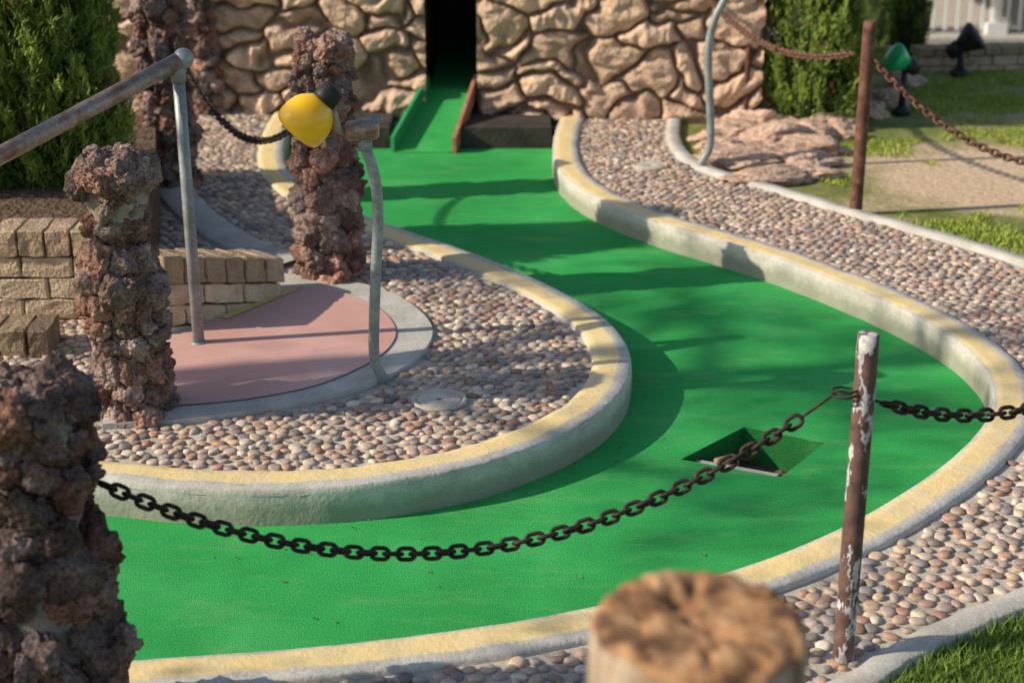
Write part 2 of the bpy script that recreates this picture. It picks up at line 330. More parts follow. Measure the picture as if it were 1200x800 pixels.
cols=pal[rng.integers(0,len(pal),n)]*rng.uniform(.78,1.12,n)[:,None]
npmesh('pebble_paving',np.stack([X,Y,Z],-1),(bf[None]+np.arange(n)[:,None,None]*len(bv)).reshape(-1,3),m_peb,np.repeat(cols,len(bv),0))
# ------------------------------------------------------------------ ground: terrace + lower land to the horizon
bm=bmesh.new()
T=[(-16,-12,.088),(16,-12,.088),(16,12.4,.088),(-16,12.4,.088)]
hv=[bm.verts.new((p.x,p.y,.088)) for p in Fp]; tv=[bm.verts.new(p) for p in T]
ed=[bm.edges.new((hv[i-1],hv[i])) for i in range(len(hv))]+[bm.edges.new((tv[i-1],tv[i])) for i in range(4)]
bmesh.ops.triangle_fill(bm,use_beauty=True,edges=ed,normal=(0,0,1))
lo=[bm.verts.new(p) for p in ((-20,-16,-1.9),(20,-16,-1.9),(20,14.2,-1.9),(-20,14.2,-1.9))]
fa=[bm.verts.new(p) for p in ((-400,-400,-1.9),(400,-400,-1.9),(400,400,-1.9),(-400,400,-1.9))]
for i in range(4):
    j=(i+1)%4; bm.faces.new((lo[i],lo[j],tv[j],tv[i])); bm.faces.new((fa[i],fa[j],lo[j],lo[i]))
for f in bm.faces:
    f.normal_update()
    if f.normal.z<0: f.normal_flip()
me=bpy.data.meshes.new('ground'); bm.to_mesh(me); bm.free(); me.materials.append(m_ground); link(bpy.data.objects.new('ground',me))
def blades(name,pts,h,col0,col1,w=.004,z0=.088):
    n=len(pts); a=rng.uniform(0,2*math.pi,n); hh=h*rng.uniform(.5,1.2,n); le=rng.normal(0,.45,(n,2))*hh[:,None]
    b=np.concatenate([pts,np.full((n,1),z0)],1); d=np.stack([np.cos(a)*w,np.sin(a)*w,np.zeros(n)],1)
    tip=b+np.concatenate([le,hh[:,None]],1)
    v=np.stack([b-d,b+d,tip],1); c=np.array(col0)+(np.array(col1)-np.array(col0))*rng.uniform(0,1,(n,1))
    npmesh(name,v,np.arange(3*n).reshape(-1,3),m_leaf,np.repeat(c,3,0),False)
def cand(n,x0,x1,y0,y1):
    p=np.stack([rng.uniform(x0,x1,n),rng.uniform(y0,y1,n)],1)
    return p[~in_poly(p,[(q.x,q.y) for q in Fp])]
g1=cand(140000,1.6,5.4,6,12.3)
dm=np.sqrt(((g1-np.array([dc.x,dc.y]))**2).sum(1))
pn=np.array([noise.noise(Vector((p[0]*1.6,p[1]*1.6,0)))+.5*noise.noise(Vector((p[0]*5,p[1]*5,3))) for p in g1])
g1=g1[(dm+pn*.8>.95)&(pn+rng.uniform(-.15,.15,len(g1))>-.12)&((g1[:,1]<9.2)|(g1[:,0]>2.2))]
blades('lawn_grass',g1,.026,(.20,.28,.03),(.46,.52,.10),.004)
g2=cand(60000,.75,2.4,1.9,3.7)
blades('verge_grass',g2,.045,(.08,.16,.02),(.24,.34,.06),.0028)
# ------------------------------------------------------------------ rocks
def rockshape(sub,seed,rough=.3):
    v,f=ico(sub); out=[]
    for q in v:
        p=Vector(q); o=Vector((seed*7.3,seed*3.1,seed*1.7))
        r=1.0
        for kk in range(9):
            nr=noise.noise_vector(Vector((seed*3.7+kk*5.3,kk*2.9,seed*1.3))).normalized()
            dd=p.dot(nr)
            if dd>.1: r=min(r,.72/dd)
        r=r*(1+rough*.50*noise.noise(p*2.2+o)+rough*.42*noise.noise(p*5+o)+rough*.28*noise.noise(p*12+o))
        out.append(p*r)
    return np.array([q[:] for q in out]),f
shapes=[rockshape(4,s,.52) for s in range(8)]
def rot_rand():
    q=rng.normal(size=4); q/=np.linalg.norm(q)
    return np.array(Quaternion(q).to_matrix())
def pillar(x,y,z0,z1,Rf,lean=(0,0),tint=1.0):
    V=[];F=[];C=[];o=0; z=z0
    hgt=z1-z0
    while z<z1-.03:
        s=(z-z0)/hgt; Rr=Rf(s)*random.uniform(.94,1.06); big=random.random()<.6
        k=max(4,int(2*math.pi*Rr/(.118 if big else .088))); ph=random.random()*6
        for i in range(k):
            v,f=shapes[random.randrange(8)]; r=random.uniform(.054,.078) if big else random.uniform(.038,.056)
            a=ph+i*2*math.pi/k+random.uniform(-.2,.2); rr=Rr-r*.82+random.uniform(-.010,.012)
            sc=np.array([r*random.uniform(.9,1.3),r*random.uniform(.85,1.25),r*random.uniform(.72,1.0)])
            vv=((v*sc)@rot_rand().T)+np.array([x+lean[0]*s+rr*math.cos(a),y+lean[1]*s+rr*math.sin(a),z+random.uniform(-.015,.015)+.02])
            b=random.uniform(.6,1.35)*tint; tn=random.choice([(1,1,1),(1.12,.90,.82),(.92,.98,1.0),(1.1,.84,.74),(1,1,1.02),(.85,.87,.90)])
            V.append(vv);F.append(f+o);o+=len(v);C.append(np.tile(np.array(tn)*b,(len(v),1)))
        z+=random.uniform(.078,.092) if big else random.uniform(.055,.066)
    for i in range(6):
        v,f=shapes[i]; r=random.uniform(.055,.07); a=i*1.3; rr=Rf(1)*.48
        V.append((v@rot_rand().T)*r+np.array([x+lean[0]+rr*math.cos(a),y+lean[1]+rr*math.sin(a),z1-.045]));F.append(f+o);o+=len(v);C.append(np.tile(np.array((1,1,1))*tint,(len(v),1)))
    ob=empty('lava_rock_pillar')
    npmesh('stones',np.concatenate(V),np.concatenate(F),m_lava,np.concatenate(C),True,ob)
    pts=[(x+lean[0]*t/8,y+lean[1]*t/8,z0-.05+(hgt)*t/8) for t in range(9)]
    tube('mortar_core',pts,[max(.03,Rf(t/8)-.042) for t in range(9)],m_pmort,18,ob)
    return ob
def lerpf(tab):
    def f(s):
        for (a,ra),(b,rb) in zip(tab,tab[1:]):
            if s<=b: return ra+(rb-ra)*(s-a)/(b-a)
        return tab[-1][1]
    return f
pillar(-1.0,3.12,.09,.985,lerpf([(0,.155),(.5,.14),(.75,.130),(1,.138)]),tint=.72)
b2=P(150,492); pillar(b2.x,b2.y+.10,.1,1.0,lerpf([(0,.142),(.12,.130),(.35,.132),(.52,.142),(.66,.110),(.74,.095),(.80,.110),(.84,.142),(1,.138)]))
b3=P(385,327); pillar(b3.x,b3.y+.10,.1,1.085,lerpf([(0,.155),(.2,.142),(.6,.138),(1,.128)]))
b4=P(197,218); pillar(b4.x,b4.y+.10,.1,1.22,lerpf([(0,.155),(.5,.14),(1,.14)]))
b5=P(243,129); pillar(b5.x,b5.y,.1,1.15,lerpf([(0,.12),(.5,.10),(1,.10)]))
def boulder(loc,sc,seed,rz=0,col=(.42,.27,.19)):
    v,f=ico(5); out=[];cs=[]
    for q in v:
        p=Vector(q); o=Vector((seed*5.1,seed*2.3,0))
        w=1-abs(noise.noise(Vector((p.x*2.6,p.y*2.6,p.z*7))+o))*2.6
        r=1.0
        for kk in range(7):
            nr=noise.noise_vector(Vector((seed*2.7+kk*4.3,kk*1.9,seed*1.9))).normalized(); dd_=p.dot(nr)
            if dd_>.1: r=min(r,.75/dd_)
        r*=1+.35*noise.noise(p*1.4+o)+.08*w+.10*noise.noise(p*5+o)+.05*noise.noise(p*13+o); p=p*r
        p=Vector((p.x*sc[0],p.y*sc[1],p.z*sc[2])); p.rotate(Matrix.Rotation(rz,3,'Z')); out.append((p+Vector(loc))[:])
        b=.82+.35*w; cs.append((col[0]*b,col[1]*b,col[2]*b))
    npmesh('boulder',out,f,m_stone,np.array(cs))
bl=[((860,160),.24,.15,.07),((905,168),.26,.15,.08),((868,190),.26,.15,.06),((925,190),.24,.14,.06),((845,176),.13,.10,.06),((893,148),.18,.13,.09),((940,158),.20,.14,.07),((905,210),.26,.11,.04),((950,176),.20,.12,.06),((975,150),.14,.11,.07),((945,205),.15,.09,.045),((990,160),.10,.08,.05),
    ((798,133),.13,.1,.11),((822,138),.10,.08,.08),((780,128),.09,.07,.10),((1040,122),.14,.1,.09),((1020,135),.10,.08,.07),((1062,100),.12,.1,.1)]
for i,((u,v_),a,b_,c_) in enumerate(bl):
    q=P(u,v_,.1); kk=random.uniform(.78,1.08); boulder((q.x,q.y,.11),(a*1.1,b_*1.1,c_*1.12),i+1,random.uniform(-.5,.5),(.62*kk,.43*kk,.32*kk))
# ------------------------------------------------------------------ stone building (tunnel house)
house=empty('stone_tunnel_house')
def Yw(x): return 9.80-.08*x
def stonegrid(name,x0,x1,z0,z1,res,fn,skip=None):
    nx=int((x1-x0)/res)+1; nz=int((z1-z0)/res)+1; V=[];C=[]
    for j in range(nz):
        z=z0+(z1-z0)*j/(nz-1)
        for i in range(nx):
            x=x0+(x1-x0)*i/(nx-1)
            w=Vector((noise.noise(Vector((x*3,z*3,1))),0,noise.noise(Vector((x*3,z*3,9)))))*.6+Vector((noise.noise(Vector((x*10,z*10,4))),0,noise.noise(Vector((x*10,z*10,7)))))*.18
            p=Vector((x*3.3,2.7,z*5.2))+w
            d,pp=noise.voronoi(p); e=d[1]-d[0]; cr=min(1,max(0,e/.15)); cr=cr*cr*(3-2*cr)
            h=(math.sin(pp[0].x*12.9+pp[0].z*78.2)*43758)%1.0; a=(h-.5)*(1.3 if h<.7 else 3.4)
            ux=(x*math.cos(a)+z*math.sin(a)); uz=(-x*math.sin(a)+z*math.cos(a))
            fl=noise.noise(Vector((x*5,z*5,h*9)))*.07
            wr=1-abs(noise.noise(Vector((ux*5+h*30,(uz+fl)*14,h*9))))*3.0
            wr2=1-abs(noise.noise(Vector((ux*11,(uz+fl)*34,h*9))))*2.8
            wr3=noise.noise(Vector((ux*35,uz*70,h*9)))
            dome=min(1,e/.5); lump=noise.noise(Vector((x*12,z*12,h*20)))
            disp=cr*(.038+.040*h+.026*dome+.012*lump)+(.25+.75*cr)*(wr*.017+wr2*.008+wr3*.004)
            V.append(fn(x,z,disp))
            b=(.80+.36*h)*(.42+.58*cr)*(.86+.12*wr+.07*wr2); hh=(h*7)%1
            C.append(((.66+.05*hh)*b,(.455+.05*hh)*b,(.31+.05*hh)*b))
    F=[]
    for j in range(nz-1):
        for i in range(nx-1):
            x=x0+(x1-x0)*(i+.5)/(nx-1); z=z0+(z1-z0)*(j+.5)/(nz-1)
            if skip and skip(x,z): continue
            F.append((j*nx+i,j*nx+i+1,(j+1)*nx+i+1,(j+1)*nx+i))
    npmesh(name,V,F,m_stone,np.array(C).clip(.02,1),True,house)
DX0,DX1,DZ=-.525,-.215,1.15; XR=1.47
stonegrid('front_wall',-3.4,XR+.02,.02,2.1,.0125,lambda x,z,d:(x,Yw(x)-d,z),lambda x,z:DX0<x<DX1 and z<DZ)
stonegrid('side_wall',0,2.6,.02,2.1,.02,lambda x,z,d:(XR+d,Yw(XR)-.02+x,z))
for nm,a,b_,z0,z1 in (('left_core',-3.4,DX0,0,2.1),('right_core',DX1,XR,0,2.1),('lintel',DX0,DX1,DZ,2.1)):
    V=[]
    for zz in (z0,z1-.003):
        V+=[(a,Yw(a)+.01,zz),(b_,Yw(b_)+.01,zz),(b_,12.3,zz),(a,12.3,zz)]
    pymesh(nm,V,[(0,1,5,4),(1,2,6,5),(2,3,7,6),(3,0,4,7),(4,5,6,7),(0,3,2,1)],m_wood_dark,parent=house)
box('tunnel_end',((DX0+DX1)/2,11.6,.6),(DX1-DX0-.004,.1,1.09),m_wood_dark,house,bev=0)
# ramp chute
chute=empty('tunnel_ramp')
a0,a1=P(462,178,.004),P(529,179,.004); y2=11.5
b0=Vector((-.505,9.88,.25)); b1=Vector((-.235,9.88,.25))
V=[a0,a1,b1,b0,(b1.x,y2,.27),(b0.x,y2,.27)]
pymesh('ramp_carpet',V,[(0,1,2,3),(3,2,4,5)],m_carpet,parent=chute)
def plank(name,a,b,h,th,mat):
    a=Vector(a);b=Vector(b); t=(b-a).normalized(); s=Vector((-t.y,t.x,0)).normalized()*th
    V=[a-Vector((0,0,.02)),a+s-Vector((0,0,.02)),b+s-Vector((0,0,.02)),b-Vector((0,0,.02))]; V+=[q+Vector((0,0,h)) for q in V]
    pymesh(name,V,[(0,3,2,1),(4,5,6,7),(0,1,5,4),(1,2,6,5),(2,3,7,6),(3,0,4,7)],mat,parent=chute)
plank('side_board',(a0.x,a0.y,0),(b0.x,b0.y,.25),.11,.022,m_gboard)
plank('side_board',(a1.x+.005,a1.y,0),(b1.x+.002,b1.y,.25),.11,-.022,m_redwood)
e=empty('timber_sleepers')
for x0,x1 in ((-1.36,a0.x-.03),(a1.x+.04,.235)):
    box('front_sleeper',((x0+x1)/2,9.40,.055),(x1-x0,.07,.14),m_wood_dark,e)
    box('deck',((x0+x1)/2,9.68,.062),(x1-x0-.004,.48,.13),m_wood_dark,e)
# ------------------------------------------------------------------ split-face block walls
def blockwall(name,a,b,base,top0,top1,cap_w,cap_h,cap_d,crs_w,crs_h,tint,depth=.14):
    a=Vector((a[0],a[1],0));b=Vector((b[0],b[1],0)); L_=(b-a).length; t=(b-a)/L_; n_=Vector((t.y,-t.x,0))
    V=[];F=[];C=[];o=0
    bm=bmesh.new(); bmesh.ops.create_cube(bm,size=1); bmesh.ops.bevel(bm,geom=list(bm.edges),offset=.045,segments=1,affect='EDGES')
    bmesh.ops.triangulate(bm,faces=bm.faces); bmesh.ops.subdivide_edges(bm,edges=list(bm.edges),cuts=2,use_grid_fill=True); bmesh.ops.triangulate(bm,faces=bm.faces)
    bv=[q.co.copy() for q in bm.verts]; bf_=np.array([[q.index for q in f.verts] for f in bm.faces]); bm.free()
    def add(s0,s1,zt0,zt1,h,d,front,tn):
        nonlocal o
        w=s1-s0-.006; sd=random.random()*50; vv=[]
        for q in bv:
            s=(s0+s1)/2+q.x*w; zt=zt0+(zt1-zt0)*(q.x+.5); z=zt-h/2+q.z*(h-.006); dd=front-d/2-q.y*d
            j=noise.noise_vector(Vector((s*22+sd,dd*22,z*22)))*.007+noise.noise_vector(Vector((s*60+sd,dd*60,z*60)))*.003
            p=a+t*s+n_*dd; vv.append((p.x+j.x,p.y+j.y,z+j.z))
        V.append(np.array(vv));F.append(bf_+o);o+=len(vv);C.append(np.tile(np.array(tn),(len(vv),1)))
    def topz(s): return top0+(top1-top0)*s/L_
    s=0
    while s<L_-.01:
        w=min(cap_w*random.uniform(.93,1.07),L_-s); k=random.uniform(.62,.92)*tint; add(s,s+w,topz(s),topz(s+w),cap_h,cap_d,.01,(k,k*random.uniform(.9,1),k*random.uniform(.85,1))); s+=w
    r=0; z=cap_h
    while min(top0,top1)-z>base-.25 and crs_h:
        if max(top0,top1)-z<base: break
        s=-crs_w*(.5 if r%2 else 0)
        while s<L_-.01:
            e_=min(s+crs_w,L_); s0=max(s,0); k=random.uniform(.95,1.2)*tint
            if e_-s0>.03: add(s0,e_,topz(s0)-z,topz(e_)-z,crs_h,depth,0,(k,k,k))
            s+=crs_w
        z+=crs_h; r+=1
    npmesh(name,np.concatenate(V),np.concatenate(F),m_block,np.concatenate(C),False)
blockwall('block_retaining_wall',(-3.3,5.98),(-1.5,5.99),.1,.476,.476,.10,.11,.19,.20,.085,1.0)
r0=P(196,393,.12);r1=P(334,346,.12)
blockwall('block_retaining_wall',(r0.x,r0.y),(r1.x,r1.y),.1,.435,.285,.105,.11,.19,.20,.085,1.0)
blockwall('block_edging',(-3.3,5.56),(-1.70,5.60),.1,.21,.21,.10,.12,.20,.2,0,.62)
bedv=[(x,y,.43) for x,y in bed]; n=len(bedv)
pymesh('planting_bed',bedv+[(x,y,.05) for x,y in bed],[tuple(range(n))]+[(i,(i+1)%n,(i+1)%n+n,i+n) for i in range(n)],m_soil)
# ------------------------------------------------------------------ conifers
def conifer(x,y,z0,hh,Rm,npl,nsp,seed,c0=(.045,.10,.015),c1=(.28,.37,.06)):
    r_=np.random.default_rng(seed)
    def prof(s): return Rm*np.clip(np.minimum((s+.10)*6,1)*np.sqrt(np.clip(1.02-s**2.2,0,1)),.05,1)
    s=r_.uniform(0,1,npl); th=r_.uniform(0,2*math.pi,npl); rr=prof(s)*r_.uniform(.76,1.10,npl)*(1+.12*np.sin(th*3+s*9+seed))
    tip=np.stack([x+rr*np.cos(th),y+rr*np.sin(th),z0+s*hh*.93+.12],1)
    d=np.stack([np.cos(th)*.42,np.sin(th)*.42,np.ones(npl)],1)+r_.normal(0,.16,(npl,3)); d/=np.linalg.norm(d,axis=1)[:,None]
    ln=r_.uniform(.16,.32,npl)
    u=r_.uniform(0,1,(npl,nsp)); base=tip[:,None]-d[:,None]*(ln[:,None]*(1-u))[...,None]
    base+=r_.normal(0,1,(npl,nsp,3))*(.030*(1.1-u))[...,None]
    sd=d[:,None]+r_.normal(0,.38,(npl,nsp,3)); sd/=np.linalg.norm(sd,axis=2)[...,None]
    sl=r_.uniform(.025,.055,(npl,nsp))[...,None]; w=.0050
    p1=np.cross(sd,np.array([.3,.9,.1])); p1/=np.linalg.norm(p1,axis=2)[...,None]; p2=np.cross(sd,p1)
    v=np.stack([base+p1*w,base-p1*w*.5+p2*w*.87,base-p1*w*.5-p2*w*.87,base+sd*sl],2).reshape(-1,4,3)
    m_=len(v); f=np.array([(0,1,3),(1,2,3),(2,0,3)])
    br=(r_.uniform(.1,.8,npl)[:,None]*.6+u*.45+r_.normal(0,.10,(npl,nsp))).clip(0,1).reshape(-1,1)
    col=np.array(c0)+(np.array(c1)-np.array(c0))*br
    dead=(r_.uniform(size=(npl,1))<.04)*np.ones((1,nsp)); col=np.where(dead.reshape(-1,1)>0,np.array((.20,.14,.07)),col)
    e=empty('columnar_juniper')
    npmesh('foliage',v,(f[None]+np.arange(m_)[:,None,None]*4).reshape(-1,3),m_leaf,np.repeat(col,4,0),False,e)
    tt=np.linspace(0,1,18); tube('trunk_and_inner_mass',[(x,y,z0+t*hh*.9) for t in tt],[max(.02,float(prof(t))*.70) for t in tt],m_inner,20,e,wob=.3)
    tube('stem',[(x,y,z0-.3),(x,y,z0+.3)],.04,m_bark,8,e)
conifer(-2.05,7.05,.36,1.38,.35,850,60,1)
conifer(-2.66,6.9,.36,1.5,.38,600,50,2)
q=P(958,150,.1); conifer(q.x,q.y+.25,.09,2.0,.30,750,50,3)
q=P(1062,62,.1); conifer(q.x,q.y,.09,1.5,.17,250,40,4)
# ------------------------------------------------------------------ posts, pipes, rails
def post(base,h,r,mat,lean=(0,0),name='fence_post',foot=True):
    b=Vector(base); e=empty(name)
    n=24; tube('pole',[b+Vector((lean[0]*i/n,lean[1]*i/n,h*i/n-.04*(i==0))) for i in range(n+1)],[r]*n+[r*.93],mat,20,e)
    if foot: lathe('footing',[(-.03,r*2.0),(.004,r*1.9),(.010,r*1.4),(.012,r*1.0)],m_conc,(b.x,b.y,b.z),(0,0,1),20,e)
    return e
p1b=P(988,768,.115); post(p1b,.84,.0255,m_peel,(.0,.0),foot=False)
p2b=P(1003,244,.12); post(p2b,.90,.030,m_rust,foot=False)
def chain(name,pa,pb,sag,Lk=.052,wk=.0105,Wk=.036,mat=m_chain,skip=(0,0)):
    pa=Vector(pa);pb=Vector(pb); N=400; C=[]
    for i in range(N+1):
        t=i/N; q=pa.lerp(pb,t); q.z-=sag*4*t*(1-t); C.append(q)
    acc=[0]
    for i in range(N): acc.append(acc[-1]+(C[i+1]-C[i]).length)
    tot=acc[-1]; pitch=Lk-2*wk-.001; s=skip[0]+pitch/2; V=[];F=[];o=0;idx=0
    lp=[];ra=(Wk-wk)/2; st=(Lk-Wk)/2
    for k in range(8): a=-math.pi/2+math.pi*k/7; lp.append((st+ra*math.cos(a),ra*math.sin(a)))
    for k in range(8): a=math.pi/2+math.pi*k/7; lp.append((-st+ra*math.cos(a),ra*math.sin(a)))
    m=len(lp); K=8; base=[]
    for i in range(m):
        tx=lp[(i+1)%m][0]-lp[i-1][0]; ty=lp[(i+1)%m][1]-lp[i-1][1]; l=math.hypot(tx,ty); nx_,ny_=ty/l,-tx/l
        for k in range(K):
            a=2*math.pi*k/K; base.append((lp[i][0]+nx_*math.cos(a)*wk/2,lp[i][1]+ny_*math.cos(a)*wk/2,math.sin(a)*wk/2))
    fc=[(i*K+k,i*K+(k+1)%K,((i+1)%m)*K+(k+1)%K,((i+1)%m)*K+k) for i in range(m) for k in range(K)]
    base=np.array(base);fc=np.array(fc)
    def at(s):
        i=min(N-1,int(np.searchsorted(acc,s))-1); i=max(i,0); t=(s-acc[i])/(acc[i+1]-acc[i]); return C[i].lerp(C[i+1],t)
    while s<tot-skip[1]-pitch/2:
        c=at(s); t=(at(min(tot,s+.01))-at(max(0,s-.01))).normalized()
        sd=t.cross(Vector((0,0,1))).normalized(); up=sd.cross(t)
        a=(math.pi/2 if idx%2 else 0)+.6+random.uniform(-.18,.18); y_=sd*math.cos(a)+up*math.sin(a); z_=t.cross(y_)
        Mx=np.array([t[:],y_[:],z_[:]]); V.append(base@Mx+np.array(c[:]));F.append(fc+o);o+=len(base); s+=pitch; idx+=1
    e=empty(name); npmesh('links',np.concatenate(V),np.concatenate(F),mat,None,True,e)
    for a_,b_ in ((0,skip[0]),(tot-skip[1],tot)):
        if b_-a_>.005: tube('wire_tie',[at(a_+(b_-a_)*i/6) for i in range(7)],.0035,mat,8,e)
    return e
Yp=p1b.y
A1=PY(990,460,Yp); A0=PY(118,566,3.2)
c_=chain('barrier_chain',A0,A1-Vector((.02,0,0)),.28,skip=(0,.10))
tube('wire_wrap',[A1+Vector((.029*math.cos(t*.8),.029*math.sin(t*.8),.0015*(t-8))) for t in range(17)],.003,m_chain,6,c_)
p3=P(1345,712,.115); post(p3,.84,.0255,m_peel,foot=False)
A3=PY(1345,460,p3.y); A3.z=A1.z
chain('barrier_chain',A1+Vector((.02,0,0)),A3,.10,skip=(.09,.0))
B1=PY(1010,62,p2b.y)
rb=P(806,128,.12); post((rb.x,rb.y,.11),.95,.022,m_rust,name='rusty_pole')
rb2=P(873,140,.12); post((rb2.x,rb2.y,.11),.62,.018,m_rust,name='rusty_pole')
chain('barrier_chain',PY(812,-25,rb.y),B1-Vector((.03,0,0)),.17,.055,.012,.04,m_chainr,skip=(0,.05))
p4=(3.2,6.9,.09); post(p4,.85,.030,m_rust)
chain('barrier_chain',B1+Vector((.03,0,0)),(3.2,6.9,.80),.42,.055,.012,.04,m_chainr,skip=(.05,0))
chain('barrier_chain',PY(203,45,b4.y+.05),PY(340,152,b3.y+.06),.22,.055,.011,.038)
hb=P(233,401,.127); ht=PY(208,76,hb.y)
hr=empty('handrail')
tube('upright',[Vector((hb.x,hb.y,.10)),hb.lerp(ht,.5),ht],.0215,m_steel,20,hr)
far=ht+Vector((.02,.01,.02)); near=PY(-60,214,5.22); ext=far+(near-far)*1.7
tube('rail',[far,far.lerp(ext,.5),ext],.031,m_rail,20,hr)
tube('second_upright',[Vector((ext.x,ext.y,.05)),ext],.0215,m_steel,16,hr)
bpy.ops.mesh.primitive_uv_sphere_add(segments=20,ring_count=12,radius=.037,location=far); s=bpy.context.object; s.name='elbow_joint'; s.parent=hr; s.data.materials.append(m_steel); bpy.ops.object.shade_smooth()
tube('collar',[ht-Vector((0,0,.06)),ht],.027,m_steel,20,hr)
lathe('base_flange',[(-.01,.03),(.003,.03),(.005,.023)],m_steel,(hb.x,hb.y,.128),(0,0,1),20,hr)
# amber lamp on conduit
lp=empty('amber_spot_lamp')
lb=P(448,443,.121); yb=lb.y
cp=[Vector((lb.x,lb.y,.08))]+[PY(u,v,yb+dy) for u,v,dy in ((447,440,0),(441,428,0),(438,405,0),(440,330,0),(443,260,0),(441,220,0),(436,195,0),(428,172,0))]
tube('conduit',spline(cp,.03),.019,m_steel,18,lp)
tube('junction_box',[PY(404,154,yb),PY(408,154,yb),PY(440,151,yb),PY(444,151,yb)],[.022,.034,.036,.026],m_rail,20,lp)
lathe('box_neck',[(0,.024),(.04,.024)],m_steel,PY(428,176,yb),(0,0,1),16,lp)
tube('top_plate',[PY(420,143,yb),PY(448,139,yb)],.012,m_steel,12,lp)
tube('swivel_arm',[PY(405,154,yb),PY(396,152,yb-.02),PY(392,138,yb-.03),PY(388,125,yb-.03)],[.017,.015,.015,.015],m_rail,14,lp)
s0=PY(391,105,yb-.03); s1=PY(341,161,yb-.07); ax=(s1-s0).normalized()
lathe('socket',[(-.012,.018),(-.006,.036),(.0,.040),(.035,.043),(.055,.041)],m_black,s0,ax,28,lp)
lathe('bulb',[(.050,.038),(.062,.050),(.080,.068),(.100,.080),(.125,.086),(.150,.088),(.170,.087),(.184,.081),(.193,.068),(.198,.050),(.201,.025),(.202,.004)],m_yellow,s0,ax,36,lp)
lp2=empty('path_lamp_conduit')
gb=P(819,194,.12); y0=gb.y
cp=[Vector((gb.x,gb.y,.08))]+[PY(u,v,y0) for u,v in ((822,190),(830,178),(833,160),(832,120),(830,80),(831,50),(838,22),(852,-5),(862,-25),(864,-40))]
tube('conduit',spline(cp,.03),.021,m_steel,18,lp2)
k=PY(864,-42,y0); lathe('lamp_housing',[(-.06,.02),(-.05,.04),(.02,.045),(.10,.065),(.105,.05)],m_black,k,(.7,-.3,-.4),24,lp2)
def flood(base,hgt,ax,mat,sc=1.0,name='garden_floodlight'):
    e=empty(name); b=Vector(base); k=b+Vector((0,0,hgt))
    tube('stake',[b-Vector((0,0,.03)),b+Vector((0,0,hgt*.6)),k],[.03*sc,.025*sc,.02*sc],m_black,12,e)
    lathe('foot',[(0,.07*sc),(.02,.07*sc),(.05,.03*sc)],m_black,b,(0,0,1),16,e)
    a_=Vector(ax).normalized(); o=k+Vector((0,0,.05*sc))
    lathe('housing',[(-.12*sc,.03*sc),(-.11*sc,.055*sc),(-.03*sc,.06*sc),(-.02*sc,.05*sc)],m_black,o,a_,24,e)
    lathe('lens',[(-.02*sc,.052*sc),(.03*sc,.075*sc),(.09*sc,.105*sc),(.12*sc,.112*sc),(.132*sc,.10*sc),(.138*sc,.005)],mat,o,a_,24,e)
    for s_ in (-1,1):
        sd=a_.cross(Vector((0,0,1))).normalized()*s_*.07*sc
        tube('yoke',[k,k+sd*.9,o+sd],.008,m_black,8,e)
    return e
fb=P(1056,133,.1); flood(fb,.27,(-.85,-.25,.45),m_green,.80)
fb=P(1124,88,.1); flood(fb,.16,(.6,-.2,.5),m_black,.95)
q0=P(1075,84,.1); q1=P(1330,78,.1)
blockwall('brick_border_wall',(q0.x,q0.y),(q1.x,q1.y),.1,.26,.26,.12,.06,.2,.18,.07,.9)
pv=empty('white_pavilion'); by=24.0
box('floor_slab',(10,by+2.5,-1.8),(14,6,.2),m_conc,pv)
box('rear_wall',(10,by+4,-.3),(14,.2,2.8),m_white,pv,bev=.01)
for i in range(9):
    x=4.2+i*1.45
    tube('column',[(x,by,-1.7),(x,by,1.0)],.09,m_white,12,pv)
    box('column_base',(x,by,-1.62),(.3,.3,.16),m_white,pv)
    box('window',(x+.72,by+3.88,-.35),(.8,.04,1.5),m_glass,pv,bev=0)
    box('window_frame',(x+.72,by+3.87,-1.14),(.95,.08,.08),m_white,pv,bev=0)
    box('rail_top',(x+.725,by,-.86),(1.25,.06,.07),m_white,pv,bev=0)
    for k in range(7): box('baluster',(x+.18+k*.18,by,-1.28),(.035,.035,.76),m_white,pv,bev=0)
box('beam',(10,by,1.12),(14,.3,.26),m_white,pv); box('roof',(10,by+2.2,1.5),(15,6.4,.35),m_roof,pv)
conifer(4.6,20.5,-1.9,2.1,.5,200,60,9,(.05,.09,.02),(.16,.22,.05)); conifer(8.6,21,-1.9,1.7,.45,200,60,10,(.05,.09,.02),(.16,.22,.05))
